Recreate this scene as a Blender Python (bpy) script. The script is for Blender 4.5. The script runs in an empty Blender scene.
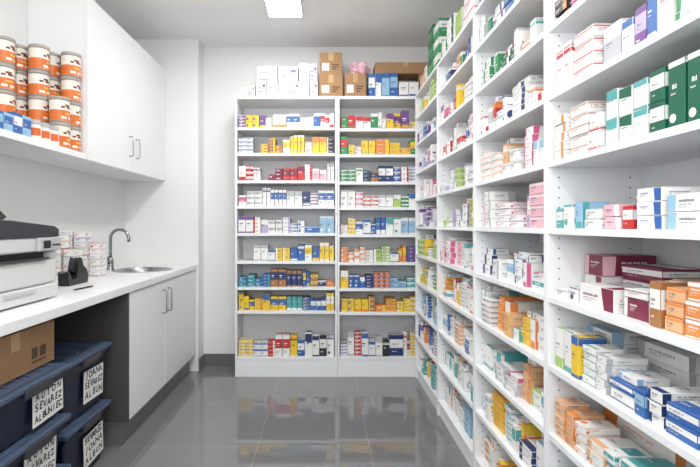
import bpy, bmesh, math, random
from mathutils import Vector, Matrix, Euler
S=bpy.context.scene
COL=S.collection
H=1.19; F=467.0
def s2l(c):
    r=[]
    for v in c[:3]:
        v=v/255.0
        r.append(v/12.92 if v<=0.04045 else ((v+0.055)/1.055)**2.4)
    return (r[0],r[1],r[2],1.0)
# ---------------- materials
def mat(name,rgb,rough=0.5,metal=0.0,spec=0.5,noise=0.0,nscale=20,bump=0.0,emit=None):
    m=bpy.data.materials.new(name); m.use_nodes=True
    nt=m.node_tree; b=nt.nodes['Principled BSDF']
    c=s2l(rgb)
    b.inputs['Base Color'].default_value=c
    b.inputs['Roughness'].default_value=rough
    b.inputs['Metallic'].default_value=metal
    b.inputs['Specular IOR Level'].default_value=spec
    if noise>0 or bump>0:
        tc=nt.nodes.new('ShaderNodeTexCoord'); n=nt.nodes.new('ShaderNodeTexNoise')
        n.inputs['Scale'].default_value=nscale; n.inputs['Detail'].default_value=4
        nt.links.new(tc.outputs['Object'],n.inputs['Vector'])
        if noise>0:
            mx=nt.nodes.new('ShaderNodeMix'); mx.data_type='RGBA'
            mx.inputs[6].default_value=tuple(max(0,v*(1-noise)) for v in c[:3])+(1,)
            mx.inputs[7].default_value=tuple(min(1,v*(1+noise)) for v in c[:3])+(1,)
            nt.links.new(n.outputs['Fac'],mx.inputs[0]); nt.links.new(mx.outputs[2],b.inputs['Base Color'])
        if bump>0:
            bp=nt.nodes.new('ShaderNodeBump'); bp.inputs['Strength'].default_value=bump; bp.inputs['Distance'].default_value=0.002
            nt.links.new(n.outputs['Fac'],bp.inputs['Height']); nt.links.new(bp.outputs['Normal'],b.inputs['Normal'])
    if emit:
        b.inputs['Emission Color'].default_value=(1,0.99,0.97,1); b.inputs['Emission Strength'].default_value=emit
    return m
M_wall=mat('wall_paint',(232,232,231),0.6,noise=0.015,nscale=3,bump=0.05)
M_ceil=mat('ceiling_paint',(238,239,239),0.7,noise=0.01,nscale=3)
M_white=mat('white_laminate',(236,237,238),0.35,noise=0.01,nscale=5)
M_shelf=mat('white_shelf_board',(238,240,242),0.4,noise=0.01,nscale=5)
M_shade=mat('shaded_panel_grey',(74,71,70),0.6,noise=0.05)  # shade under the worktop put into the panel colour
M_plinth=mat('grey_plinth',(108,108,110),0.3,noise=0.04)
M_hole=mat('pin_hole_dark',(90,90,92),0.8)
M_steel=mat('brushed_steel',(176,178,181),0.25,1.0,noise=0.03,nscale=60)
M_chrome=mat('chrome',(160,162,166),0.10,1.0)
M_card=mat('brown_cardboard',(166,130,95),0.85,noise=0.10,nscale=14,bump=0.1)
M_cprint=mat('cardboard_print',(96,70,52),0.8,noise=0.05)
M_tape=mat('packing_tape',(196,165,120),0.25,noise=0.03)
M_black=mat('black_plastic',(28,28,30),0.35,noise=0.05)
M_dgrey=mat('dark_grey_plastic',(54,54,60),0.4,noise=0.04)
M_pgrey=mat('light_grey_plastic',(182,183,184),0.45,noise=0.01)
M_tlid=mat('grey_tin_lid',(168,160,152),0.35,noise=0.02)
M_pwhite=mat('printer_white_plastic',(208,209,208),0.4,noise=0.01)
M_bin=mat('navy_bin_plastic',(20,29,54),0.35,noise=0.08,nscale=30)
M_lid=mat('blue_grey_lid_plastic',(72,86,110),0.35,noise=0.06,nscale=30)
M_paper=mat('label_paper',(232,232,228),0.7,noise=0.01)
M_ink=mat('marker_ink',(30,30,45),0.6)
M_emit=mat('lamp_diffuser',(255,255,255),0.5,emit=27)
M_bag=mat('clear_pink_film',(236,190,202),0.3,noise=0.2,nscale=40)
def attrmat(name,rough):
    m=bpy.data.materials.new(name); m.use_nodes=True; nt=m.node_tree; b=nt.nodes['Principled BSDF']
    a=nt.nodes.new('ShaderNodeAttribute'); a.attribute_name='Col'
    nt.links.new(a.outputs['Color'],b.inputs['Base Color']); b.inputs['Roughness'].default_value=rough
    return m
M_print=attrmat('printed_carton',0.42)
M_tin=attrmat('printed_tin',0.3)
# floor
M_floor=bpy.data.materials.new('grey_gloss_tile'); M_floor.use_nodes=True
nt=M_floor.node_tree; b=nt.nodes['Principled BSDF']
tc=nt.nodes.new('ShaderNodeTexCoord'); mp=nt.nodes.new('ShaderNodeMapping')
mp.inputs['Location'].default_value=(0.06,0.12,0)
br=nt.nodes.new('ShaderNodeTexBrick'); br.offset=0; br.inputs['Scale'].default_value=1
br.inputs['Brick Width'].default_value=0.6; br.inputs['Row Height'].default_value=0.6
br.inputs['Mortar Size'].default_value=0.0020; br.inputs['Mortar Smooth'].default_value=0.1
br.inputs['Color1'].default_value=s2l((122,122,124)); br.inputs['Color2'].default_value=s2l((118,118,120)); br.inputs['Mortar'].default_value=s2l((148,148,148))
nt.links.new(tc.outputs['Object'],mp.inputs['Vector']); nt.links.new(mp.outputs['Vector'],br.inputs['Vector'])
nt.links.new(br.outputs['Color'],b.inputs['Base Color'])
rr=nt.nodes.new('ShaderNodeMapRange'); rr.inputs['To Min'].default_value=0.035; rr.inputs['To Max'].default_value=0.22
nt.links.new(br.outputs['Fac'],rr.inputs['Value']); nt.links.new(rr.outputs['Result'],b.inputs['Roughness'])
b.inputs['Specular IOR Level'].default_value=0.95; b.inputs['IOR'].default_value=1.55

# ---------------- mesh helpers
def link(o,parent=None):
    COL.objects.link(o)
    if parent: o.parent=parent
    return o
def wloc(parent):
    v=Vector((0,0,0)); p=parent
    while p is not None:
        v+=Vector(p.location); p=p.parent
    return v
def boxmesh(name,sx,sy,sz,mats,bev=0.002,seg=2,taper=None):
    bm=bmesh.new(); bmesh.ops.create_cube(bm,size=1)
    for v in bm.verts:
        v.co=Vector((v.co.x*sx,v.co.y*sy,v.co.z*sz))
        if taper and v.co.z<0:
            v.co.x*=taper; v.co.y*=taper
    if bev>0:
        bmesh.ops.bevel(bm,geom=bm.edges[:],offset=min(bev,sx*.4,sy*.4,sz*.4),segments=seg,affect='EDGES',profile=0.5)
    me=bpy.data.meshes.new(name); bm.to_mesh(me); bm.free()
    for m in (mats if isinstance(mats,(list,tuple)) else [mats]): me.materials.append(m)
    return me
def B(name,x0,x1,y0,y1,z0,z1,m,parent=None,bev=0.002,seg=2,taper=None):
    me=boxmesh(name,abs(x1-x0),abs(y1-y0),abs(z1-z0),m,bev,seg,taper)
    o=bpy.data.objects.new(name,me); link(o,parent)
    o.location=Vector(((x0+x1)/2,(y0+y1)/2,(z0+z1)/2))-wloc(parent)
    return o
def thing(name,loc,label,cat,group=None):
    e=bpy.data.objects.new(name,None); e.empty_display_size=0.05; e.location=loc; COL.objects.link(e)
    tag(e,label,cat,group); return e
def tag(o,label,cat,group=None):
    o['label']=label; o['category']=cat
    if group: o['group']=group
def struct(o): o['kind']='structure'; return o
def raw(name,verts,faces,mats,parent=None,loc=None,smooth=False,cols=None):
    me=bpy.data.meshes.new(name); me.from_pydata(verts,[],faces)
    for m in (mats if isinstance(mats,(list,tuple)) else [mats]): me.materials.append(m)
    if smooth:
        for p in me.polygons: p.use_smooth=True
    if cols: setcols(me,cols)
    o=bpy.data.objects.new(name,me); link(o,parent)
    if loc is not None: o.location=Vector(loc)-wloc(parent)
    return o
def joined(name,boxes,m,parent,bev=0):
    bm=bmesh.new(); c=wloc(parent)
    for (x0,x1,y0,y1,z0,z1) in boxes:
        r=bmesh.ops.create_cube(bm,size=1)
        for v in r['verts']: v.co=Vector(((x0+x1)/2+v.co.x*(x1-x0),(y0+y1)/2+v.co.y*(y1-y0),(z0+z1)/2+v.co.z*(z1-z0)))-c
    if bev: bmesh.ops.bevel(bm,geom=bm.edges[:],offset=bev,segments=2,affect='EDGES',profile=.5)
    me=bpy.data.meshes.new(name); bm.to_mesh(me); bm.free(); me.materials.append(m)
    o=bpy.data.objects.new(name,me); link(o,parent); return o
def extrude_x(name,prof,x0,x1,m,parent,loc):
    V=[]
    for q in (x0,x1):
        for (a,c) in prof: V.append((q,a,c))
    n=len(prof); Fc=[tuple(reversed(range(n))),tuple(range(n,2*n))]+[(i,(i+1)%n,n+(i+1)%n,n+i) for i in range(n)]
    return raw(name,V,Fc,m,parent,loc)
def setcols(me,cols):
    a=me.color_attributes.new('Col','FLOAT_COLOR','CORNER')
    buf=[]
    for p,c in zip(me.polygons,cols):
        for _ in p.loop_indices: buf.extend(c)
    a.data.foreach_set('color',buf)
def lathe(profile,seg=32,colfn=None,cap=True):
    V=[];Fc=[];C=[]
    n=len(profile)
    for r,z in profile:
        for i in range(seg):
            a=2*math.pi*i/seg; V.append((r*math.cos(a),r*math.sin(a),z))
    for j in range(n-1):
        for i in range(seg):
            k=(i+1)%seg
            Fc.append((j*seg+i,j*seg+k,(j+1)*seg+k,(j+1)*seg+i))
            if colfn: C.append(colfn(j,i))
    if cap:
        Fc.append(tuple(reversed(range(seg)))); 
        if colfn: C.append(colfn(0,0))
        Fc.append(tuple((n-1)*seg+i for i in range(seg)))
        if colfn: C.append(colfn(n-2,0))
    return V,Fc,C
def tube(pts,r,seg=12):
    pts=[Vector(p) for p in pts]; V=[];Fc=[]
    t0=(pts[1]-pts[0]).normalized()
    nrm=t0.orthogonal().normalized()
    for i,p in enumerate(pts):
        t=(pts[min(i+1,len(pts)-1)]-pts[max(i-1,0)]).normalized()
        nrm=(nrm-t*nrm.dot(t)).normalized(); bn=t.cross(nrm)
        for k in range(seg):
            a=2*math.pi*k/seg; q=p+(nrm*math.cos(a)+bn*math.sin(a))*r; V.append(tuple(q))
    for j in range(len(pts)-1):
        for k in range(seg):
            l=(k+1)%seg; Fc.append((j*seg+k,j*seg+l,(j+1)*seg+l,(j+1)*seg+k))
    Fc.append(tuple(reversed(range(seg)))); Fc.append(tuple((len(pts)-1)*seg+k for k in range(seg)))
    return V,Fc
def tubeobj(name,pts,r,m,parent,loc,seg=12):
    V,Fc=tube(pts,r,seg); return raw(name,V,Fc,m,parent,loc,smooth=True)
def copytree(src,loc,rotz=None):
    n=src.copy(); COL.objects.link(n); n.location=loc
    if rotz is not None: n.rotation_euler=(0,0,rotz)
    for c in list(src.children):
        k=c.copy(); COL.objects.link(k); k.parent=n
        for g in list(c.children):
            q=g.copy(); COL.objects.link(q); q.parent=k
    return n

# ---------------- room
XL=-1.63; YJ=3.80; XJ=-1.03; YB=3.96; XR=1.025; ZC=2.70; Y0=-1.2
struct(B('floor',XL-.1,XR+.1,Y0,YB+.1,-0.1,0,M_floor,bev=0))
struct(B('ceiling',XL-.1,XR+.1,Y0,YB+.1,ZC,ZC+.1,M_ceil,bev=0))
struct(B('wall_left',XL-.1,XL,Y0,YB+.1,0,ZC,M_wall,bev=0))
struct(B('wall_right',XR,XR+.1,Y0,YB+.1,0,ZC,M_wall,bev=0))
struct(B('wall_back',XJ,XR,YB,YB+.1,0,ZC,M_wall,bev=0))
struct(B('wall_jog',XL,XJ,YJ,YB+.1,0,ZC,M_wall,bev=0))
struct(B('baseboard_back',XJ,-0.71,YB-.012,YB,0,.1,M_plinth,bev=.002))
struct(B('baseboard_jog',XJ,XJ+.012,YJ,YB-.013,0,.1,M_plinth,bev=.002))

# ---------------- ceiling lamps and added fill light
def lamp(y0,y1,x0=-.41,x1=-.155):
    e=thing('ceiling_lamp',((x0+x1)/2,(y0+y1)/2,ZC),'slim rectangular white ceiling light panel, switched on','ceiling light')
    fr=.012
    V=[];Fc=[]
    z0,z1=ZC-.014,ZC-.0005
    o=[(x0,y0),(x1,y0),(x1,y1),(x0,y1)]; i_=[(x0+fr,y0+fr),(x1-fr,y0+fr),(x1-fr,y1-fr),(x0+fr,y1-fr)]
    for ring,z in ((o,z0),(i_,z0),(i_,z1),(o,z1)):
        for x,y in ring: V.append((x-(x0+x1)/2,y-(y0+y1)/2,z-ZC))
    for r in range(4):
        for k in range(4):
            a=r*4+k;b_=r*4+(k+1)%4;c=((r+1)%4)*4+(k+1)%4;d=((r+1)%4)*4+k
            Fc.append((a,b_,c,d))
    raw('frame',V,Fc,M_white,e,e.location)
    B('diffuser',x0+fr+.001,x1-fr-.001,y0+fr+.001,y1-fr-.001,ZC-.011,ZC-.002,M_emit,e,bev=.001)
lamp(2.2,3.37); lamp(0.2,1.4)
L=bpy.data.lights.new('bounce_fill','AREA'); L.shape='RECTANGLE'; L.size=1.2; L.size_y=1.2; L.energy=40; L.color=(1,.99,.98)  # added fill behind the camera, aimed up to bounce off the ceiling
lo=bpy.data.objects.new('bounce_fill',L); lo.location=(-.2,-.7,1.7); lo.rotation_euler=(math.radians(126),0,0); COL.objects.link(lo)

# ---------------- shelving units
TH=.014
def discs(V,Fc,MI,pts,axis,off):
    for (a,z) in pts:
        s=len(V)
        for k in range(6):
            t=math.pi*k/3; p=.0028*math.cos(t); q=.0028*math.sin(t)
            V.append((a+p,off,z+q) if axis=='y' else (off,a+p,z+q))
        Fc.append(tuple(range(s,s+6))); MI.append(1)
def panel(name,x0,x1,y0,y1,z0,z1,holes_axis,parent):
    me=boxmesh(name,x1-x0,y1-y0,z1-z0,[M_shelf,M_hole],.0012,1)
    c=Vector(((x0+x1)/2,(y0+y1)/2,(z0+z1)/2))
    V=[tuple(v.co) for v in me.vertices]; Fc=[tuple(p.vertices) for p in me.polygons]; MI=[0]*len(Fc)
    n=int((z1-z0-.1)/.032)
    if holes_axis=='y':
        for a in (x0+.035,x1-.04):
            for s in (-1,1):
                discs(V,Fc,MI,[(a-c.x,-(z1-z0)/2+.06+i*.032) for i in range(n)],'y',s*((y1-y0)/2+.0003))
    else:
        for a in (y0+.035,y1-.04):
            for s in (-1,1):
                discs(V,Fc,MI,[(a-c.y,-(z1-z0)/2+.06+i*.032) for i in range(n)],'x',s*((x1-x0)/2+.0003))
    me2=bpy.data.meshes.new(name); me2.from_pydata(V,[],Fc); me2.materials.append(M_shelf); me2.materials.append(M_hole)
    me2.polygons.foreach_set('material_index',MI)
    o=bpy.data.objects.new(name,me2); link(o,parent); o.location=c-wloc(parent); bpy.data.meshes.remove(me)
    return o
RZ=[.10,.325,.535,.75,.965,1.18,1.39,1.60,1.815,2.02]
RX0=.704; RX1=1.004; ZT=2.20
RU=[(.77,1.49),(1.49,2.21),(2.21,2.93),(2.93,3.645)]
for (a,b_) in RU:
    a+=.0006;b_-=.0006
    e=thing('shelving_unit',((RX0+RX1)/2,(a+b_)/2,0),'tall white open shelving unit packed with medicine boxes','shelving unit','tall white shelving units')
    panel('side_panel',RX0,RX1,a,a+TH,0,ZT-.019,'y',e); panel('side_panel',RX0,RX1,b_-TH,b_,0,ZT-.019,'y',e)
    B('back_panel',RX1+.0005,RX1+.008,a,b_,0.02,ZT-.02,M_shelf,e,bev=.0005)
    B('top_board',RX0,RX1+.008,a,b_,ZT-.0185,ZT,M_shelf,e,bev=.0012)
    B('plinth',RX0+.012,RX0+.028,a+TH,b_-TH,0,RZ[0]-.02,M_shelf,e,bev=.001)
    for z in RZ:
        B('shelf',RX0+.001,RX1-.001,a+TH+.0004,b_-TH-.0004,z-.019,z,M_shelf,e,bev=.0012)
BZ1=[.156,.517,.704,.908,1.127,1.34,1.54,1.754,1.957]
BZ2=[z-.010 for z in BZ1]; BZ2[0]=.156
BY0=3.655; BY1=3.94
BU=[(-.705,.096,BZ1),(.097,.897,BZ2)]
for (a,b_,Z) in BU:
    a+=.0006;b_-=.0006
    e=thing('shelving_unit',((a+b_)/2,(BY0+BY1)/2,0),'tall white open shelving unit of medicine boxes against end wall','shelving unit','tall white shelving units')
    panel('side_panel',a,a+.016,BY0,BY1,0,ZT-.024,'x',e); panel('side_panel',b_-.016,b_,BY0,BY1,0,ZT-.024,'x',e)
    B('back_panel',a,b_,BY1+.0005,BY1+.008,0.02,ZT-.025,M_shelf,e,bev=.0005)
    B('top_board',a,b_,BY0,BY1+.008,ZT-.0235,ZT,M_shelf,e,bev=.0012)
    B('plinth',a+.016,b_-.016,BY0+.004,BY0+.02,0,Z[0]-.024,M_shelf,e,bev=.001)
    for z in Z:
        B('shelf',a+.0164,b_-.0164,BY0+.001,BY1-.001,z-.023,z,M_shelf,e,bev=.0012)

# ---------------- cartons
PAL={'W':(236,236,234),'Y':(236,200,60),'P':(112,72,140),'K':(208,96,142),'R':(190,46,50),'M':(124,40,66),'G':(50,140,88),
'D':(12,92,68),'T':(82,164,166),'B':(52,100,168),'N':(40,56,106),'L':(150,190,218),'O':(228,140,72),'C':(168,116,72),'E':(168,198,112),
'A':(45,45,50),'S':(184,186,190),'V':(182,168,206),'I':(232,182,194),'X':(230,180,138)}
CN={'W':'white','Y':'yellow','P':'purple','K':'pink','R':'red','M':'maroon','G':'green','D':'dark green','T':'teal','B':'blue','N':'navy','L':'light blue','O':'orange','C':'brown','E':'lime green','A':'black','S':'grey','V':'lilac','I':'pale pink','X':'peach'}
geo_cache={}
def carton_geo(w,d,h,style,Ak,Bk,seed,detail=True):
    key=(round(w,4),round(d,4),round(h,4),style,Ak,Bk,seed,detail)
    if key in geo_cache: return geo_cache[key]
    rnd=random.Random(round(w*1e4)*7+round(h*1e4)*131+style*17+seed*1009+ord(Ak)*3+ord(Bk)*5)
    A=s2l(PAL[Ak]); Bc=s2l(PAL[Bk]); Wc=s2l(PAL['W']); ink=s2l((92,96,108)) 
    bm=bmesh.new(); bmesh.ops.create_cube(bm,size=1)
    for v in bm.verts: v.co=Vector((v.co.x*w,v.co.y*d,v.co.z*h+h/2))
    bmesh.ops.bevel(bm,geom=bm.edges[:],offset=.0009,segments=1,affect='EDGES')
    V=[tuple(v.co) for v in bm.verts]; 
    bm.verts.index_update()
    Fc=[tuple(v.index for v in f.verts) for f in bm.faces]; bm.free()
    C=[A]*len(Fc)
    m=.001
    def P3(face,u,v,e):
        if face==0: return ((u-.5)*(w-2*m),-d/2-e,m+v*(h-2*m))
        if face==1: return (w/2+e,(u-.5)*(d-2*m),m+v*(h-2*m))
        if face==2: return ((.5-u)*(w-2*m),d/2+e,m+v*(h-2*m))
        if face==3: return (-w/2-e,(.5-u)*(d-2*m),m+v*(h-2*m))
        return ((u-.5)*(w-2*m),(v-.5)*(d-2*m),h+e)
    def poly(face,pts,c,lay=1):
        s=len(V)
        for u,v in pts: V.append(P3(face,u,v,.0002*lay))
        Fc.append(tuple(range(s,s+len(pts)))); C.append(c)
    def rect(face,u0,v0,u1,v1,c,lay=1): poly(face,((u0,v0),(u1,v0),(u1,v1),(u0,v1)),c,lay)
    dims={0:(w,h),1:(d,h),2:(w,h),3:(d,h),4:(w,d)}
    lightA=Ak in 'WYLSEVIX'; lightB=Bk in 'WYLSEVIX'
    inkA=ink if lightA else Wc
    bw=rnd.uniform(.12,.28); tx=rnd.uniform(.06,.2); tyy=rnd.uniform(.48,.62); tl=rnd.uniform(.3,.55); th_=rnd.uniform(.06,.11)
    mode=rnd.random(); skew=rnd.uniform(.0,.10)
    def word(f,x,xe,y,hh,c,lw):
        fw,fh=dims[f]
        if detail:
            stp=max(.02,.0022/fw*1.6)
            cx=x
            while cx<xe-stp*.6:
                if rnd.random()>.10: rect(f,cx,y,min(cx+stp*.66,xe),y+hh*(1 if rnd.random()<.75 else 1.25),c,2)
                cx+=stp
        else: rect(f,x,y,xe,y+hh,c,2)
    for f in (0,1,3,4):
        fw,fh=dims[f]; tall=fh>fw*1.15
        x0,x1=tx,min(.94,tx+tl)
        if style==0:
            if tall: rect(f,0,0,1,bw,Bc)
            else:
                poly(f,((0,0),(bw,0),(bw+skew*.4,1),(0,1)),Bc); x0=bw+.12; x1=min(.93,x0+tl)
        elif style==1:
            rect(f,.0,.40,1,.84,Bc)
        elif style==2:
            y=.10 if mode<.5 else .82
            rect(f,0,y-.05,1,y+.04,Bc); rect(f,0,y+.07,1,y+.10,Bc)
        elif style==3:
            if tall: poly(f,((0,.66),(1,.66-skew),(1,1),(0,1)),Bc)
            else: poly(f,((.74,0),(1,0),(1,1),(.74-skew,1)),Bc); x1=min(x1,.56)
        elif style==4:
            ew=min(fw,fh)*.42; ux,uy=ew/fw,ew/fh
            cx,cy=(.06+ux/2,.10+uy/2)
            poly(f,[(cx+ux/2*math.cos(k*math.pi/5),cy+uy/2*math.sin(k*math.pi/5)) for k in range(10)],Bc)
            rect(f,0,.92,1,1,Bc)
        elif style==5:
            rect(f,0,.80,1,1,Bc); rect(f,.0,0,1,.08,Bc)
        elif style==6:
            rect(f,.10,.12,.56,.60,s2l((96,98,106))); rect(f,.14,.18,.52,.54,Wc,2); rect(f,.2,.28,.46,.38,Bc,3)
            rect(f,.62,.60,.92,.80,Bc); rect(f,.62,.46,.86,.53,s2l((100,102,110)),1); rect(f,0,.96,1,.99,s2l((140,142,148)),2); rect(f,.0,0,.02,1,s2l((165,167,170)),2)
            continue
        tc_=(ink if lightB else Wc) if style==1 else inkA
        tcol=Bc if (style!=1 and mode>.45 and lightA and not lightB) else tc_
        hh=th_*(1.3 if fh<.05 else (.6 if tall else 1))
        word(f,x0,x1,tyy,hh,tcol,None)
        yy=tyy
        if style==1: word(f,x0,min(x1,x0+tl*.7),.20,.04,inkA,None)
        word(f,x0,min(x1,x0+tl*.8),yy-hh-.03,hh*.38,inkA if style!=1 else tc_,None)
        if detail and not tall and style!=1: word(f,x0,min(x1,x0+tl*.5),max(.12,yy-hh*2.1-.03),hh*.34,inkA,None)
        if detail and f in(1,3):
            seam=tuple(v*.6 for v in A[:3])+(1,)
            rect(f,.0,.965,1,.978,seam,3)
        if detail and f==4:
            seam=tuple(v*.65 for v in A[:3])+(1,)
            rect(f,.0,.93,1,.937,seam,3)
    geo_cache[key]=(V,Fc,C); return geo_cache[key]
RECS=[]
def add(cx,cy,z,w,d,h,rot,style,A,Bk,seed=0):
    RECS.append(dict(cx=cx,cy=cy,z=z,w=w,d=d,h=h,rot=rot,style=style,A=A,B=Bk,seed=seed))
def RB(x0,x1,y0,y1,z,h,n,style,A,Bk,jit=1.8,seed=0):
    r=random.Random(int(x0*1000+y0*7777+z*313))
    jx=.007 if jit>1.3 else .002
    for i in range(n):
        add((x0+x1)/2+r.uniform(-.001,jx),(y0+y1)/2+r.uniform(-.001,.001),z+.0006+i*(h+.0011),y1-y0,x1-x0,h,-math.pi/2+math.radians(r.uniform(-jit,jit)),style,A,Bk,seed)
def parse(s):
    out=[]
    for t in s.split():
        a=t; n=1; num=''
        while a[-1].isdigit(): num=a[-1]+num; a=a[:-1]
        if num: n=int(num)
        if ':' in a: p,q=a.split(':')
        else: p,q=a,'W'
        out.append((p,q,n))
    return out
def fill_right(u,z,spec,seed,hmax=.165):
    y1=RU[u][1]-TH-.01; y0=RU[u][0]+TH+.01
    r=random.Random(seed); y=y1; toks=parse(spec); i=0
    while True:
        A,Bk,n=toks[i%len(toks)]; i+=1
        if A=='_': y-=.04*n
        else:
            for k in range(n):
                if k==0 or r.random()<.5:
                    flat=r.random()<(.62 if z<1.3 else .45)
                    st=r.choice([0,1,2,3,4,5,0,3,2])
                    if flat: w=r.uniform(.05,.12); h=r.uniform(.018,.045); d=r.uniform(.09,.19)
                    else: w=r.uniform(.025,.05); h=r.uniform(.07,.135); d=r.uniform(.07,.16)
                    x0=RX0+r.uniform(.008,.045)
                if y-w<y0: break
                m=max(1,int(hmax*r.uniform(.35,1)/h)) if flat else (1)
                RB(x0,x0+d,y-w,y,z,h,m,st,A,Bk,1.4,i)
                if r.random()<.3:
                    top=z+.0006+m*(h+.0011); hh=r.uniform(.018,.03)
                    if top+hh<z+hmax+.02:
                        add(x0+d/2+.004,y-w/2,top+.0003,w*.86,d*.8,hh,-math.pi/2+math.radians(r.uniform(-3,3)),r.choice([0,2,3,4]),'W',r.choice('BTSOKLN'),i)
                y-=w+r.uniform(.005,.009)
            if r.random()<.15: y-=.02
        if y<y0+.03: break
        if i>60: break
def fill_back(u,z,spec,seed,h0=.10,h1=.145):
    x0=BU[u][0]+.016+.008; x1=BU[u][1]-.016-.008
    r=random.Random(seed); x=x0; toks=parse(spec)
    if u==1: x1=.84
    tot=sum(n for _,_,n in toks)
    for (A,Bk,n) in toks:
        seg=(x1-x0)*n/tot
        xe=x+seg
        if A!='_':
            xc=x
            flat=r.random()<.4; tw=r.uniform(.045,.09) if flat else r.uniform(.03,.075)
            k=max(1,round(seg/tw)); w=seg/k-.0035
            for j in range(k):
                if j==0 or r.random()<.55:
                    st=r.choice([0,1,2,3,4,5,1]); h=r.uniform(h0*.8,h1*1.03); d=r.uniform(.08,.14); yy=BY0+.010+r.uniform(0,.035)
                    if flat: hh=r.choice([.024,.03,.038,.05])
                if flat:
                    m_=max(1,int(h/hh))
                    for q in range(m_): add(x+seg*(j+.5)/k,yy+d/2,z+.0006+q*(hh+.001),w,d,hh,math.radians(r.uniform(-.5,.5)),st,A,Bk,seed%5)
                else:
                    add(x+seg*(j+.5)/k,yy+d/2,z+.0006,w,d,h,math.radians(r.uniform(-.4,.4)),st,A,Bk,seed%5)
        x=xe
b1=["Y:W2 W:B2 R:W1 W:R2 Y:R1 B:W1 W:N2 A:W1 W:P1",
"Y:B2 Y:O1 Y:B3 T:W2 B:Y1 B:W2 Y:W1",
"T:B2 B:T2 C:N2 N:C2 B:Y1 C:Y1 N:W1 O:B1",
"_2 W:S2 W:B1 Y:W2 B:W2 W:Y1 B:Y1 Y:W2",
"W:P2 W:R1 V:W1 W:S2 W:V1 W:B2 B:L2 L:W2",
"W:K1 W:S2 W:P1 W:B2 W:S2 N:W1 W:P1 W:B2",
"W:R1 R:W1 W:M1 _1 M:R2 R:M3 W:R1 I:W2 W:S1",
"W:B2 _1 Y:C1 C:Y2 W:Y1 Y:W2 W:S1 Y:O2 A:W1",
"P:W1 Y:P2 P:Y1 W:E1 W:O2 W:B2 W:S2 B:W1 W:R2"]
b2=["W:B1 W:S1 R:W1 W:B2 W:S1 A:W1 N:W2 W:R1 Y:W1 W:E2",
"Y:B2 Y:O2 C:Y1 O:Y3 Y:W3 O:W2",
"Y:W1 B:W2 N:B1 O:B2 L:B2 T:W1 L:W2",
"O:W1 W:O2 W:Y1 E:W2 W:B1 O:Y1 P:B1 B:W1 W:S1",
"W:K1 Y:W1 W:B2 B:W2 W:T2 L:W2 W:S2",
"W:S2 W:K1 W:R2 W:S2 E:W1 G:W1 W:B2 W:S1",
"G:W2 W:G1 N:G1 C:N1 N:W2 B:W1 W:R1 W:B2 A:W1",
"G:R1 Y:G1 W:R1 Y:E2 O:Y2 Y:O3 G:Y1 Y:W2",
"G:R1 R:G1 W:R2 G:W1 W:S1 Y:P2 P:Y1 Y:W2 V:W1"]
for i in range(9):
    fill_back(0,BZ1[i],b1[i],100+i,*( (.14,.19) if i==0 else (.095,.14)))
    fill_back(1,BZ2[i],b2[i],200+i,*( (.14,.19) if i==0 else (.095,.14)))
u1=["X:W1 W:O2 Y:O1 W:L2 X:O1",
"W:L2 Y:O1 W:Y1 W:T2 O:Y1 W:N1",
"W:T2 W:L1 T:W1 W:S2 X:O1 W:E1",
"W:T1 W:S1 O:Y1 W:O1 X:Y1 W:T1 Y:O1 W:O1 W:B1",
"W:N2 W:S1 W:L2 W:B2 W:K1 W:T1 L:W1",
"W:I1 W:S1 W:K2 V:W1 W:L1 I:W1 W:T1 W:S1",
"W:O2 X:W1 W:S2 _1 W:K1 W:L2 W:S1",
"W:R1 W:S2 R:O1 W:T1 W:N2 W:O1",
"_1 W:G2 G:W1 D:W2 W:S1 O:W1 W:T1",
"W:S1 G:W1 W:P2 B:W1 W:S2"]
u2=["W:B2 X:W1 W:S2 L:W1 Y:W1",
"W:T2 T:W1 Y:W1 W:N1 N:W1 W:S1",
"W:L2 B:W1 W:S1 W:T1 X:W1",
"O:Y1 W:T1 W:K1 W:O2 Y:W1",
"W:K2 I:W1 W:T2 W:N1",
"E:W1 W:E1 V:W1 W:P2 E:Y1",
"W:V2 P:W1 W:S2 E:W1 W:K1",
"W:R2 W:B1 W:K1 W:T2",
"W:P2 K:W1 W:S2 R:W1 Y:W1",
"W:B2 B:W1 N:W1 O:W1 W:G2"]
u3=["W:R2 T:W2 Y:W1","B:W2 W:P2 O:W1","L:W2 W:B2 E:W1","Y:E2 W:B2 G:W1","E:W2 Y:E1 W:S2","P:W1 W:P2 V:W1","W:K2 M:W1 W:S2","K:W1 W:P1 W:B2 V:W2","P:W2 W:S2 B:W1","Y:W2 W:P2 E:W1"]
for i in range(10):
    fill_right(1,RZ[i],u1[i],300+i,.155)
    fill_right(2,RZ[i],u2[i],400+i,.15)
    fill_right(3,RZ[i],u3[i],500+i,.15)
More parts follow.
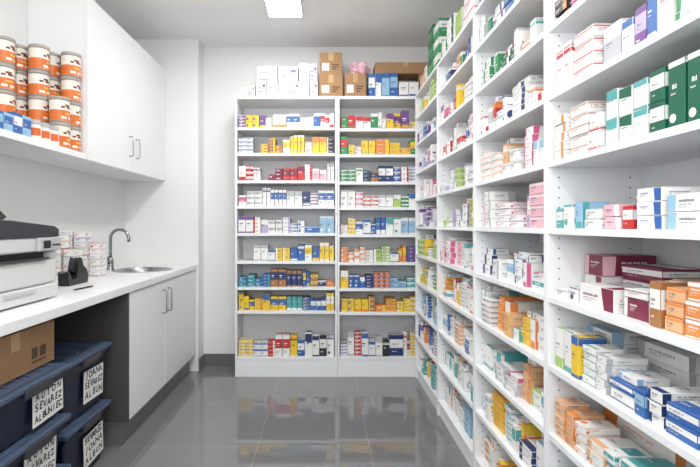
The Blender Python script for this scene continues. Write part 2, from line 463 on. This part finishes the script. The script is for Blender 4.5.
# nearest unit, by hand
z=RZ[9]
RB(.72,.84,1.30,1.46,z,.04,3,2,'W','K'); RB(.72,.84,1.12,1.27,z,.04,3,0,'W','P'); RB(.72,.84,.92,1.09,z,.05,2,1,'B','W')
z=RZ[8]
RB(.72,.80,1.39,1.46,z,.022,3,3,'A','O'); RB(.72,.81,1.28,1.37,z,.02,3,2,'K','W'); RB(.72,.84,1.15,1.26,z,.03,3,0,'W','B'); RB(.72,.84,.92,1.12,z,.04,3,0,'W','G')
RB(.86,.97,1.20,1.45,z,.05,2,0,'W','V')
z=RZ[7]
for k in range(2): RB(.718,.80,1.375+.045*k,1.415+.045*k,z,.135,1,2,'W','R')
RB(.72,.83,1.265,1.36,z,.033,4,2,'W','R')
RB(.85,.96,1.30,1.46,z,.045,3,2,'W','S'); RB(.745,.83,1.175,1.25,z,.11,1,3,'S','W',1,2)
RB(.735,.82,1.12,1.16,z,.09,1,5,'W','B'); RB(.735,.85,1.07,1.112,z,.10,1,1,'P','V'); RB(.73,.84,1.03,1.06,z,.11,1,0,'B','W'); RB(.73,.84,.99,1.022,z,.12,1,2,'W','K'); RB(.73,.84,.90,.978,z,.03,4,0,'W','G'); RB(.87,.97,1.12,1.28,z,.04,3,0,'W','E')
z=RZ[6]
RB(.716,.80,1.40,1.465,z,.026,5,3,'W','O'); RB(.722,.86,1.295,1.385,z,.028,5,2,'W','C',2.4); RB(.722,.85,1.237,1.285,z,.050,2,2,'W','R')
RB(.88,.98,1.33,1.45,z,.12,1,2,'W','S')
RB(.735,.83,1.175,1.222,z,.072,2,3,'W','T',.6); RB(.735,.83,1.12,1.168,z,.068,2,3,'W','D',.6)
RB(.735,.83,1.065,1.112,z,.068,2,5,'W','T',.5,3); RB(.735,.83,1.01,1.057,z,.071,2,1,'D','W',.5); RB(.735,.83,.955,1.002,z,.145,1,4,'D','W',.5); RB(.735,.83,.90,.947,z,.145,1,4,'D','W',.5)
RB(.85,.97,1.12,1.28,z,.07,2,1,'W','T',.6); RB(.85,.97,.96,1.10,z,.07,2,1,'W','D',.6)
z=RZ[5]
RB(.718,.78,1.42,1.46,z,.06,1,1,'T','W'); RB(.718,.80,1.36,1.41,z,.07,1,4,'W','T'); RB(.83,.93,1.38,1.46,z,.04,1,0,'W','L'); RB(.722,.80,1.315,1.35,z,.075,1,0,'L','T')
RB(.725,.83,1.235,1.305,z,.026,2,4,'W','S',2.5); RB(.725,.83,1.155,1.22,z,.03,2,3,'I','W',2.5); RB(.86,.97,1.18,1.30,z,.045,2,1,'W','I'); RB(.725,.80,1.10,1.14,z,.055,1,1,'R','W')
RB(.72,.84,1.005,1.085,z,.030,3,3,'W','B'); RB(.72,.84,.90,.99,z,.036,2,0,'W','L'); RB(.862,.97,.99,1.14,z,.045,2,0,'W','L')
z=RZ[4]
RB(.716,.80,1.40,1.46,z,.03,1,2,'W','S')
RB(.815,.975,1.375,1.465,z,.072,1,3,'W','M',.8,1); RB(.815,.975,1.375,1.465,z+.0735,.060,1,0,'M','I',.8,1)
RB(.724,.80,1.345,1.39,z,.042,1,4,'W','N')
RB(.727,.85,1.178,1.335,z,.060,1,3,'W','M',1.2,2)
RB(.865,.985,1.20,1.36,z,.036,3,1,'M','W',1.2,3)
RB(.74,.85,1.068,1.160,z,.048,1,0,'M','W',3,4)
RB(.74,.84,1.075,1.155,z+.0495,.02,1,2,'W','M',3,4)
RB(.725,.80,1.012,1.045,z,.10,1,1,'C','W'); RB(.725,.82,.95,1.000,z,.030,3,5,'X','O'); RB(.725,.83,.885,.942,z,.036,3,5,'O','W'); RB(.86,.97,.98,1.16,z,.045,2,0,'W','X')
z=RZ[3]
RB(.718,.79,1.42,1.462,z,.12,1,0,'W','E'); RB(.718,.79,1.37,1.412,z,.12,1,0,'W','T'); RB(.718,.80,1.325,1.362,z,.12,1,5,'Y','B',1)
RB(.81,.95,1.33,1.45,z,.032,4,0,'W','L'); RB(.722,.80,1.255,1.315,z,.020,5,2,'W','T',2.5); RB(.722,.83,1.205,1.248,z,.018,5,0,'W','S',2); RB(.722,.83,1.10,1.19,z,.03,1,2,'W','N'); RB(.722,.83,1.10,1.19,z+.0315,.022,1,1,'B','W',3); RB(.74,.82,1.11,1.18,z+.0545,.018,1,0,'W','L',3)
RB(.868,.98,1.12,1.30,z,.04,3,0,'W','S'); RB(.722,.84,1.055,1.09,z,.06,1,1,'B','L'); RB(.722,.84,1.005,1.047,z,.025,3,0,'W','N'); RB(.722,.83,.91,.995,z,.032,2,1,'B','W')
z=RZ[2]
RB(.718,.80,1.41,1.46,z,.022,5,2,'X','W'); RB(.718,.81,1.355,1.40,z,.024,4,0,'X','O'); RB(.718,.82,1.297,1.345,z,.022,4,4,'W','O'); RB(.722,.83,1.215,1.285,z,.022,3,0,'W','X')
RB(.722,.82,1.165,1.207,z,.025,3,1,'W','T'); RB(.722,.835,1.11,1.155,z,.025,3,0,'T','W'); RB(.855,.97,1.14,1.44,z,.05,2,0,'W','O'); RB(.722,.84,1.0,1.10,z,.03,2,0,'W','L')
z=RZ[1]
RB(.718,.82,1.37,1.46,z,.035,3,0,'W','T'); RB(.718,.82,1.26,1.36,z,.04,2,0,'X','W'); RB(.722,.83,1.14,1.25,z,.04,2,0,'W','B')
z=RZ[0]
RB(.718,.82,1.37,1.46,z,.05,2,0,'X','W'); RB(.718,.82,1.26,1.36,z,.05,2,0,'W','T')
for (x0,x1,y0,y1,h,n,st,A,Bk) in [(.72,.90,3.12,3.26,.11,3,5,'G','D'),(.72,.88,2.96,3.10,.10,3,1,'G','W'),(.72,.86,3.29,3.40,.06,2,0,'W','R'),(.72,.86,3.42,3.53,.05,2,0,'X','W'),
    (.72,.84,2.79,2.90,.05,2,0,'W','G'),(.72,.84,2.62,2.76,.06,3,3,'W','D'),(.72,.86,2.46,2.60,.07,2,0,'E','W'),(.72,.86,2.26,2.42,.06,3,2,'W','K'),(.72,.86,2.0,2.18,.06,2,0,'W','B')]:
    RB(x0,x1,y0,y1,ZT,h,n,st,A,Bk,1.0)
for (x0,x1,z0,h,st,A,Bk) in [(-.665,-.60,0,.075,6,'W','S'),(-.595,-.55,0,.09,6,'W','P'),(-.54,-.46,0,.118,6,'W','P'),(-.454,-.372,0,.118,6,'W','V'),(-.366,-.285,0,.118,6,'W','S'),(-.279,-.20,0,.118,6,'W','P'),(-.194,-.125,0,.118,6,'W','V'),(-.119,-.058,0,.118,6,'W','P'),
    (-.535,-.378,.119,.13,6,'W','V'),(-.37,-.215,.119,.125,6,'W','P'),(-.205,-.13,.119,.155,6,'W','V'),(-.123,-.062,.119,.15,6,'W','P')]:
    add((x0+x1)/2,3.75+(.03 if z0>0 else 0),ZT+.0006+z0,x1-x0,.17,h,0,st,A,Bk,3)
for (x0,x1,z0,h,st,A,Bk) in [(.345,.395,0,.185,1,'B','W'),(.40,.445,0,.19,3,'W','B'),(.45,.51,0,.19,5,'L','B'),(.515,.575,0,.19,1,'B','L'),(.585,.66,0,.12,0,'W','P'),(.665,.74,0,.12,0,'W','B')]:
    add((x0+x1)/2,3.75,ZT+.0006+z0,x1-x0,.12,h,0,st,A,Bk,3)

def score(r):
    dist=math.hypot(r['cx'],r['cy'])
    px=(r['w']+r['d'])*r['h']/dist**2
    u=325+F*(r['cx']-r['d']/2)/r['cy']; v=225-F*(r['z']+r['h']/2-H)/r['cy']
    if r['cy']>3.6: px=r['w']*r['h']/dist**2*1.6; u=325+F*r['cx']/r['cy']
    elif r['cy']>2.9: px*=.45
    elif r['cy']>2.2: px*=.75
    if u>698 or v<4 or v>466: px*=.02
    if r['cx']>.89 and r['cy']<3.6: px*=.6
    return px
RECS.sort(key=score,reverse=True)
NIND=330
meshcache={}
for r in RECS[:NIND]:
    key=(round(r['w'],4),round(r['d'],4),round(r['h'],4),r['style'],r['A'],r['B'],r['seed'])
    if key not in meshcache:
        V,Fc,C=carton_geo(r['w'],r['d'],r['h'],r['style'],r['A'],r['B'],r['seed'])
        me=bpy.data.meshes.new('medicine_carton'); me.from_pydata(V,[],Fc); me.materials.append(M_print); setcols(me,C)
        meshcache[key]=me
    o=bpy.data.objects.new('medicine_carton',meshcache[key]); COL.objects.link(o)
    o.location=(r['cx'],r['cy'],r['z']); o.rotation_euler=(0,0,r['rot'])
    cn=CN[r['A']]; cb=CN[r['B']]
    shape='upright' if r['h']>.08 else 'flat'
    where='atop white shelving' if r['z']>=ZT-.001 else 'on white shelf'
    tag(o,f"{shape} {cn} and {cb} medicine box {where}",'medicine box','medicine boxes stored on the shelving')
V=[];Fc=[];C=[]
for r in RECS[NIND:]:
    v,f,c=carton_geo(r['w'],r['d'],r['h'],r['style'],r['A'],r['B'],r['seed'],r['cy']<1.5)
    s=len(V); cs=math.cos(r['rot']); sn=math.sin(r['rot'])
    V.extend((r['cx']+cs*x-sn*y, r['cy']+sn*x+cs*y, r['z']+z_) for x,y,z_ in v)
    Fc.extend(tuple(i+s for i in q) for q in f); C.extend(c)
o=raw('medicine_carton',V,Fc,M_print,cols=C)
o['kind']='stuff'; tag(o,'many more small printed medicine boxes lined up on white shelves','medicine box','medicine boxes stored on the shelving')
print('CARTONS',len(RECS))

# ---------------- cardboard boxes
def cardbox(x0,x1,y0,y1,z0,h,label,marks=True,face='y'):
    e=thing('cardboard_box',((x0+x1)/2,(y0+y1)/2,z0),label,'cardboard box')
    B('body',x0,x1,y0,y1,z0,z0+h-.004,M_card,e,bev=.002)
    ym=(y0+y1)/2
    B('flap',x0,x1,y0,ym-.0015,z0+h-.0038,z0+h-.0005,M_card,e,bev=.0008); B('flap',x0,x1,ym+.0015,y1,z0+h-.0038,z0+h-.0005,M_card,e,bev=.0008)
    w=x1-x0
    if face=='y':
        B('tape',(x0+x1)/2-.02,(x0+x1)/2+.02,y0-.0008,y0-.0001,z0+h*.62,z0+h-.001,M_tape,e,bev=0)
        if marks:
            B('label',x0+w*.10,x0+w*.42,y0-.0008,y0-.0001,z0+h*.18,z0+h*.52,M_paper,e,bev=0)
            for k in range(3): B('printed_mark',x0+w*.55,x0+w*(.88-.08*k),y0-.0008,y0-.0001,z0+h*(.42-.1*k),z0+h*(.47-.1*k),M_cprint,e,bev=0)
    else:
        B('tape',x1+.0001,x1+.0008,ym-.025,ym+.025,z0+h*.6,z0+h-.001,M_tape,e,bev=0)
        for k,(a,b_) in enumerate([(.06,.10),(.115,.15)]):
            B('printed_mark',x1+.0001,x1+.0008,y1-b_,y1-a,z0+h*.25,z0+h*.5,M_cprint,e,bev=0)
        B('printed_mark',x1+.0001,x1+.0008,y1-.15,y1-.06,z0+h*.15,z0+h*.19,M_cprint,e,bev=0)
    return e
cardbox(-.045,.14,3.69,3.87,ZT+.0005,.18,'brown cardboard carton standing on top of white shelving')
cardbox(-.04,.135,3.695,3.87,ZT+.181,.175,'brown cardboard carton stacked on another carton')
cardbox(.155,.325,3.69,3.85,ZT+.0005,.19,'small brown cardboard carton on top of white shelving')
cardbox(.40,.88,3.70,3.88,ZT+.0012+.1908,.088,'long flat brown cardboard box lying across other boxes',marks=False)
cardbox(.75,.87,3.70,3.86,ZT+.0005,.190,'brown cardboard carton under a long flat box',marks=False)
def bag(x,y,z):
    rnd=random.Random(4); bm=bmesh.new(); bmesh.ops.create_icosphere(bm,subdivisions=4,radius=1)
    for v in bm.verts:
        p=v.co.copy()
        n=.22*math.sin(7*p.x+2*p.y)+.16*math.sin(9*p.y+5*p.z)+.15*math.sin(11*p.z+6*p.x)+rnd.uniform(-.04,.04)
        if p.z>.3: n+=.25*abs(math.sin(5*p.x+1))
        q=p*(1+n*.8)
        v.co=Vector((q.x*.075,q.y*.05,max(q.z,-.75)*.055+.0415))
    me=bpy.data.meshes.new('plastic_bag'); bm.to_mesh(me); bm.free(); me.materials.append(M_bag)
    o=bpy.data.objects.new('plastic_bag',me); o.location=(x,y,z); COL.objects.link(o)
    tag(o,'crumpled pink plastic bag on top of the shelving boxes','plastic bag')
bag(.275,3.77,ZT+.191)

# ---------------- base cabinet, worktop, sink
CX=-1.05; CT=.87
e=thing('base_cabinet',((XL+CX)/2,3.14,0),'white base cabinet with two doors beneath the worktop','cabinet')
xa,xb=XL+.003,CX-.02
joined('body',[(xa,xb,2.512,2.53,.14,.828),(xa,xb,3.777,3.795,.14,.828),(xa,xb,2.53,3.777,.14,.158),(xa,xa+.008,2.53,3.777,.158,.828),(xb-.018,xb,2.53,3.777,.79,.828)],M_white,e)
B('side_panel',XL+.003,CX-.002,2.492,2.511,.14,.828,M_shade,e,bev=.001)  # dark colour carries the shade on this cabinet side
B('plinth',XL+.003,CX-.05,2.515,3.795,0,.139,M_plinth,e,bev=.001)
def handle_x(name,x,y,z0,z1,parent,r=.005):
    pts=[(0,0,z0),(.018,0,z0),(.026,0,z0+.008),(.026,0,z1-.008),(.018,0,z1),(0,0,z1)]
    tubeobj(name,[(p[0],0,p[2]-(z0+z1)/2) for p in pts],r,M_steel,parent,(x,y,(z0+z1)/2),10)
for (a,b_,hy) in [(2.513,3.066,3.02),(3.072,3.795,3.12)]:
    d=B('door',CX-.019,CX,a,b_,.143,.826,M_white,e,bev=.002)
    handle_x('handle',CX,hy,.62,.77,d)
wt=B('worktop',XL+.002,-1.07+.03,.9,YJ-.002,.83,CT,M_white,None,bev=.003)
tag(wt,'long white laminate worktop running along the side wall','countertop')
SX,SY,SR=-1.30,3.33,.175
V,Fc,_=lathe([(SR,-.1),(SR,.1)],48)
cut=raw('cutter',V,Fc,M_white,None,(SX,SY,.85))
md=wt.modifiers.new('b','BOOLEAN'); md.object=cut; md.operation='DIFFERENCE'; md.solver='EXACT'
bpy.context.view_layer.update()
dg=bpy.context.evaluated_depsgraph_get(); nm=bpy.data.meshes.new_from_object(wt.evaluated_get(dg))
wt.modifiers.clear(); wt.data=nm; bpy.data.objects.remove(cut)
e=thing('sink',(SX,SY,CT),'round stainless steel sink set into the worktop','sink')
V,Fc,_=lathe([(.02,-.13),(.10,-.128),(.15,-.11),(.166,-.07),(.170,0),(.176,.005),(.200,.004),(.203,.0005),(.176,.0008),(.1735,-.002),(.1735,-.07),(.155,-.115),(.10,-.133),(.02,-.135)],48,cap=False)
raw('basin',V,Fc,M_steel,e,(SX,SY,CT),smooth=True)
V,Fc,_=lathe([(.022,0),(.030,.001),(.030,.004),(.02,.005),(.006,.003)],24); raw('drain',V,Fc,M_chrome,e,(SX,SY,CT-.1295),smooth=True)
fx,fy=-1.53,3.33
e=thing('tap',(fx,fy,CT),'chrome swan-neck kitchen tap beside the round sink','faucet')
V,Fc,_=lathe([(.028,.0005),(.028,.006),(.023,.012),(.021,.06),(.023,.07),(.016,.085),(.012,.09)],24); raw('base',V,Fc,M_chrome,e,(fx,fy,CT),smooth=True)
pts=[(0,0,.085),(0,0,.14),(0,0,.20)]
for k in range(1,15):
    a=math.pi*k/14; pts.append((.065-.065*math.cos(a),0,.225+.062*math.sin(a)))
pts.append((.13,0,.20))
tubeobj('spout',pts,.011,M_chrome,e,(fx,fy,CT),14)
tubeobj('lever',[(0,-.018,.045),(0,-.035,.05),(.01,-.06,.075),(.02,-.075,.095)],.0065,M_chrome,e,(fx,fy,CT),10)

# ---------------- wall cabinet + open shelf
WX=-1.30; WZ0=1.547; WZ1=2.455
e=thing('wall_cabinet',((XL+WX)/2,3.18,WZ0),'white wall-mounted cabinet with two doors above the sink','cabinet')
B('body',XL+.001,WX-.02,2.56,3.796,WZ0,WZ1,M_white,e,bev=.0015)
for (a,b_,hy) in [(2.562,3.156,3.105),(3.162,3.795,3.215)]:
    d=B('door',WX-.0195,WX,a,b_,WZ0+.001,WZ1-.001,M_white,e,bev=.002)
    handle_x('handle',WX,hy,WZ0+.10,WZ0+.23,d,.0045)
sh=B('wall_shelf',XL+.001,WX-.003,.8,2.557,WZ0,WZ0+.032,M_white,None,bev=.002)
tag(sh,'long white wall shelf holding stacked orange tins','shelf')
SZ=WZ0+.0325
def tin(r=.0485,h=.131):
    og=s2l((214,112,44)); wh=s2l((232,226,216)); br=s2l((116,56,40)); mt=s2l((140,134,128)); yl=s2l((232,176,84))
    k=h/.127
    zs=[0,.002,.006,.008,.018,.030,.040,.050,.060,.070,.080,.090,.108,.110,.114,.1145]
    rs=[.94,1,1,.975]+[.975]*9+[1,1,.94]
    prof=[(r*a,z_*k) for a,z_ in zip(rs,zs)]
    def cf(j,i):
        if j<3 or j>=12: return mt
        s=i%16
        if j==3: return og
        if j==4: return wh if s in(4,5,6,8,9,10) else og
        if j==5: return og
        if j==6: return yl if 5<s<10 else og
        if j==7: return og
        if j==8: return wh
        if j==9: return br if s in(4,5,7,8,9,11) else wh
        if j==10: return br if s in(6,7,8) else wh
        return wh
    e=thing('supplement_tin',(0,0,0),'orange and white printed tin with a lid stacked on the shelf','tin','orange tins stacked on the wall shelf')
    V,Fc,C=lathe(prof,32,cf); o=raw('body',V,Fc,M_tin,e,(0,0,0),cols=C)
    for p in o.data.polygons: p.use_smooth=len(p.vertices)==4
    t=.1146*k
    V,Fc,_=lathe([(r*.97,t),(r*1.01,t+.0002),(r*1.01,t+.010),(r*.98,t+.0125),(r*.9,t+.0125),(r*.88,t+.011)],32)
    raw('lid',V,Fc,M_tlid,e,(0,0,0),smooth=False)
    return e,t+.0128
t0,TS=tin()
rnd=random.Random(9)
first=True
cols_=[(-1.36,2.50,4),(-1.36,2.395,2),(-1.466,2.50,4),(-1.466,2.395,4),(-1.574,2.50,4),(-1.574,2.395,4),(-1.574,2.29,4)]
for (x,y,n) in cols_:
    for k in range(n):
        loc=(x+rnd.uniform(-.001,.001),y,SZ+k*TS); rz=rnd.uniform(-.4,.4)-1.6
        if first: t0.location=loc; t0.rotation_euler=(0,0,rz); first=False
        else: copytree(t0,loc,rz)
def jar(x,y,z):
    e=thing('pill_jar',(x,y,z),'small white jar with orange label and white cap','jar','small jars on the wall shelf')
    og=s2l((220,106,52)); wh=s2l((235,232,225))
    V,Fc,C=lathe([(.030,0),(.032,.002),(.032,.02),(.032,.055),(.032,.068),(.025,.074)],24,lambda j,i: og if j==2 and i%12 else wh)
    raw('body',V,Fc,M_tin,e,(x,y,z),cols=C)
    V,Fc,_=lathe([(.028,.0742),(.029,.075),(.029,.092),(.027,.094)],24); raw('cap',V,Fc,M_pgrey,e,(x,y,z))
for (x,y) in [(-1.345,2.30),(-1.345,2.228),(-1.345,2.156),(-1.418,2.28),(-1.418,2.208),(-1.418,2.136)]: jar(x,y,SZ)
def small_carton(name,x0,x1,y0,y1,z,h,st,A,Bk,rot,label,cat,group=None):
    w,d=(y1-y0,x1-x0) if rot else (x1-x0,y1-y0)
    V,Fc,C=carton_geo(w,d,h,st,A,Bk,2); o=raw(name,V,Fc,M_print,None,((x0+x1)/2,(y0+y1)/2,z),cols=C)
    if rot: o.rotation_euler=(0,0,math.pi/2)
    tag(o,label,cat,group)
for k,(A,Bk) in enumerate([('B','L'),('L','B'),('B','W'),('L','B')]):
    small_carton('small_carton',-1.40,-1.315,1.855+k*.060,1.910+k*.060,SZ,.075 if k<2 else .09,1,A,Bk,True,'small blue printed carton on the wall shelf','box','blue cartons on the wall shelf')
for k in range(2):
    small_carton('small_carton',-1.56,-1.47,1.96+k*.1,2.05+k*.1,SZ,.13,0,'X','O',True,'orange and white carton on the wall shelf','box','cartons on the wall shelf')

# ---------------- printer
px1=-1.19; px0=-1.60; py0=1.58; py1=2.075; pz=CT+.001
e=thing('printer',((px0+px1)/2,(py0+py1)/2,pz),'light grey multifunction laser printer with dark scanner lid','printer')
B('paper_tray',px0+.02,px1+.005,py0,py1-.004,pz+.006,pz+.066,M_pwhite,e,bev=.006,seg=3)
B('tray_grip',px1+.0052,px1+.010,py0+.14,py1-.17,pz+.040,pz+.054,M_pgrey,e,bev=.002)
for yy in (py0+.04,py1-.05):
    B('foot',px1-.06,px1-.02,yy-.015,yy+.015,pz,pz+.0065,M_black,e,bev=.001)
B('body',px0,px1,py0,py1,pz+.0675,pz+.175,M_pwhite,e,bev=.014,seg=4)
B('output_slot',px0+.03,px1-.03,py0+.02,py1-.05,pz+.1755,pz+.206,M_black,e,bev=.002)
B('corner_column',px1-.10,px1-.001,py1-.045,py1-.001,pz+.1755,pz+.206,M_pwhite,e,bev=.006)
B('output_tray',px1-.028,px1+.012,py0+.04,py1-.08,pz+.176,pz+.182,M_dgrey,e,bev=.002)
B('scanner_bed',px0,px1+.002,py0,py1,pz+.207,pz+.268,M_pwhite,e,bev=.010,seg=4)
B('control_panel',px1+.0025,px1+.024,py1-.16,py1-.01,pz+.210,pz+.266,M_pgrey,e,bev=.006,seg=3)
B('display',px1+.0245,px1+.026,py1-.14,py1-.09,pz+.222,pz+.254,M_black,e,bev=.0005)
for k in range(5):
    B('button',px1+.0245,px1+.027,py1-.078+k*.012,py1-.071+k*.012,pz+.23,pz+.239,M_dgrey,e,bev=.001)
pyc=(py0+py1)/2
extrude_x('scanner_lid',[(py0-pyc,.2685),(py1-pyc+.002,.2685),(py1-pyc+.002,.300),(py1-pyc-.03,.314),(py0-pyc+.18,.336),(py0-pyc,.340)],px0-(px0+px1)/2,px1+.006-(px0+px1)/2,M_dgrey,e,((px0+px1)/2,pyc,pz))
extrude_x('document_feeder',[(py0-pyc+.01,.3405),(py0-pyc+.19,.3385),(py0-pyc+.21,.350),(py0-pyc+.17,.376),(py0-pyc+.03,.388),(py0-pyc+.01,.380)],px0+.02-(px0+px1)/2,px1-.03-(px0+px1)/2,M_dgrey,e,((px0+px1)/2,pyc,pz))

# ---------------- small white boxes & tape dispenser
n=0
for (x0,x1,y0,y1,hs) in [(-1.615,-1.545,2.84,2.93,[.035]*8),(-1.538,-1.47,2.86,2.94,[.034]*8),(-1.462,-1.40,2.90,2.98,[.034]*6),(-1.61,-1.545,2.72,2.82,[.036]*7),(-1.535,-1.47,2.74,2.84,[.034]*5)]:
    zz=CT+.0006
    for h in hs:
        small_carton('label_box',x0,x1,y0,y1,zz,h,[4,2,5][n%3],'W',['I','R','S','X','V'][n%5],False,'small white patterned box in a stack on the worktop','box','small white boxes on the worktop')
        zz+=h+.0009; n+=1
tx,ty=-1.36,2.54
e=thing('tape_dispenser',(tx,ty,CT),'black desktop tape dispenser with a roll, on the worktop','tape dispenser')
prof=[(-.11,0),(.08,0),(.09,.03),(.075,.07),(.05,.09),(.02,.06),(-.012,.05),(-.045,.03),(-.08,.03),(-.105,.075),(-.115,.072)]
extrude_x('body',[(a,c+.001) for a,c in prof],-.028,.028,M_black,e,(tx,ty,CT))
V,Fc,_=lathe([(.016,-.010),(.042,-.010),(.042,.010),(.016,.010),(.016,-.010)],32,cap=False)
o=raw('tape_roll',V,Fc,M_dgrey,e,(tx,ty,CT+.10)); o.rotation_euler=(0,math.pi/2,0)
for s in(-1,1):
    extrude_x('roll_arm',[(-.035,.03),(.06,.03),(.04,.09),(.02,.14),(0,.145),(-.015,.11)],s*.024-.003,s*.024+.003,M_black,e,(tx,ty,CT))
B('cutter_blade',tx-.014,tx+.014,ty-.124,ty-.1155,CT+.070,CT+.080,M_steel,e,bev=.0005)
yy,xx=2.28,-1.22
V,Fc=tube([(0,0,0),(.02,.13,0)],.004,8)
e=thing('pen',(xx,yy,CT+.0045),'dark ballpoint pen lying on the worktop','pen'); raw('barrel',V,Fc,M_black,e,(xx,yy,CT+.0045))
V,Fc=tube([(-.002,-.014,0),(0,-.0005,0)],.0022,8); raw('tip',V,Fc,M_steel,e,(xx,yy,CT+.0045))

# ---------------- bins
def text_label(lines,w,h,parent,loc,size,seed,tilt=0):
    r=random.Random(seed)
    V=[(-w/2,-h/2,0),(w/2,-h/2,0),(w/2,h/2,0),(-w/2,h/2,0)]; Fc=[(0,1,2,3)]; MI=[0]
    n=len(lines)
    for li,line in enumerate(lines):
        adv=w*.88/max(len(line),5); x=-adv*(len(line)-1)/2
        yb=h*.5-h*(li+.78)/(n+.15)
        for ch in line:
            cu=bpy.data.curves.new('t','FONT'); cu.body=ch; cu.align_x='CENTER'; cu.size=size*r.uniform(.92,1.14); cu.offset=.0011; cu.shear=r.uniform(0,.15)
            to=bpy.data.objects.new('t',cu); COL.objects.link(to); bpy.context.view_layer.update()
            tm=bpy.data.meshes.new_from_object(to.evaluated_get(bpy.context.evaluated_depsgraph_get())); bpy.data.objects.remove(to)
            a=r.uniform(-.14,.14); dy=r.uniform(-.003,.003); s=len(V)
            for v in tm.vertices: V.append((x+v.co.x*.95*math.cos(a)-v.co.y*math.sin(a),yb+dy+v.co.x*math.sin(a)+v.co.y*math.cos(a),.0007))
            for p in tm.polygons: Fc.append(tuple(i+s for i in p.vertices)); MI.append(1)
            bpy.data.meshes.remove(tm); x+=adv
    ct,st=math.cos(tilt),math.sin(tilt)
    V=[(a*ct-b_*st,a*st+b_*ct,c) for a,b_,c in V]
    me=bpy.data.meshes.new('paper_label'); me.from_pydata(V,[],Fc); me.materials.append(M_paper); me.materials.append(M_ink); me.polygons.foreach_set('material_index',MI)
    o=bpy.data.objects.new('paper_label',me); link(o,parent); o.location=Vector(loc)-wloc(parent)
    o.rotation_euler=Euler((math.pi/2,0,math.pi/2))
    o['label']='white paper label with handwritten capitals'
    return o
def bin_(x0,x1,y0,y1,z,h,lines,ly,lw,lh,seed,tilt):
    cx,cy=(x0+x1)/2,(y0+y1)/2
    e=thing('storage_bin',(cx,cy,z),'stacked navy blue plastic storage bin with handwritten paper label','storage box','navy blue storage bins under the worktop')
    lidh=.034
    B('body',x0+.026,x1-.026,y0+.026,y1-.026,z+.0005,z+h-lidh-.001,M_bin,e,bev=.012,seg=3,taper=.93)
    bx=[(x0+.008,x1-.008,y0+.008,y1-.008,z+h-lidh-.016,z+h-lidh-.001),(x0+.016,x1-.016,y0+.016,y1-.016,z+h-lidh-.030,z+h-lidh-.0165)]
    joined('rim',bx,M_bin,e,.0025)
    l=B('lid',x0,x1,y0,y1,z+h-lidh+.0005,z+h-.012,M_lid,e,bev=.006,seg=3)
    bx=[(x0+.02,x1-.02,y0+.02,y1-.02,z+h-.0118,z+h-.006)]
    nr=6
    for k in range(nr):
        yk=y0+.05+(y1-y0-.12)*k/(nr-1); bx.append((x0+.05,x1-.05,yk,yk+.018,z+h-.0058,z+h-.001))
    joined('lid_panel',bx,M_lid,l,.0015)
    B('handle',x1-.0078,x1+.008,cy-.08,cy+.08,z+h-lidh-.024,z+h-lidh+.010,M_dgrey,e,bev=.004)
    for yy in (y0-.008,y1+.0005):
        B('latch',cx-.05,cx+.05,yy,yy+.0075,z+h-.070,z+h-.018,M_dgrey,e,bev=.003)
    text_label(lines,lw,lh,e,(x1-.0195,ly,z+(h-lidh)*.47),lh*.29,seed,tilt)
    return e
T1=['AUTON','SEVAREZ','ALBUNIEC']
for k in range(3):
    bin_(-1.50,-1.055,1.50,1.945,k*.2103,.208 if k==2 else .21,T1,1.815-.05*(k==1),.20,.125,11+k,[0,-.05,.02][k])
for k in range(2):
    bin_(-1.53,-1.105,1.995,2.425,k*.2993,.299,[['SEVAREZ','JOANA','ALBUN'],['JOANA','SEVAREZ','ALBUN']][k],2.27,.19,.15,21+k,[.06,-.03][k])
cardbox(-1.52,-1.13,1.46,1.95,.6295,.165,'brown cardboard box resting on a blue storage bin',marks=False,face='x')

# ---------------- world, camera
w=bpy.data.worlds.new('world'); S.world=w; w.use_nodes=True
w.node_tree.nodes['Background'].inputs[0].default_value=(.95,.97,1,1); w.node_tree.nodes['Background'].inputs[1].default_value=.9
cam=bpy.data.cameras.new('camera'); cam.sensor_width=36; cam.lens=F/700*36; cam.shift_x=25/700; cam.shift_y=-8.5/700; cam.clip_start=.02
co=bpy.data.objects.new('camera',cam); co.location=(0,0,H); co.rotation_euler=(math.pi/2,0,0); COL.objects.link(co); S.camera=co
S.view_settings.view_transform='Standard'
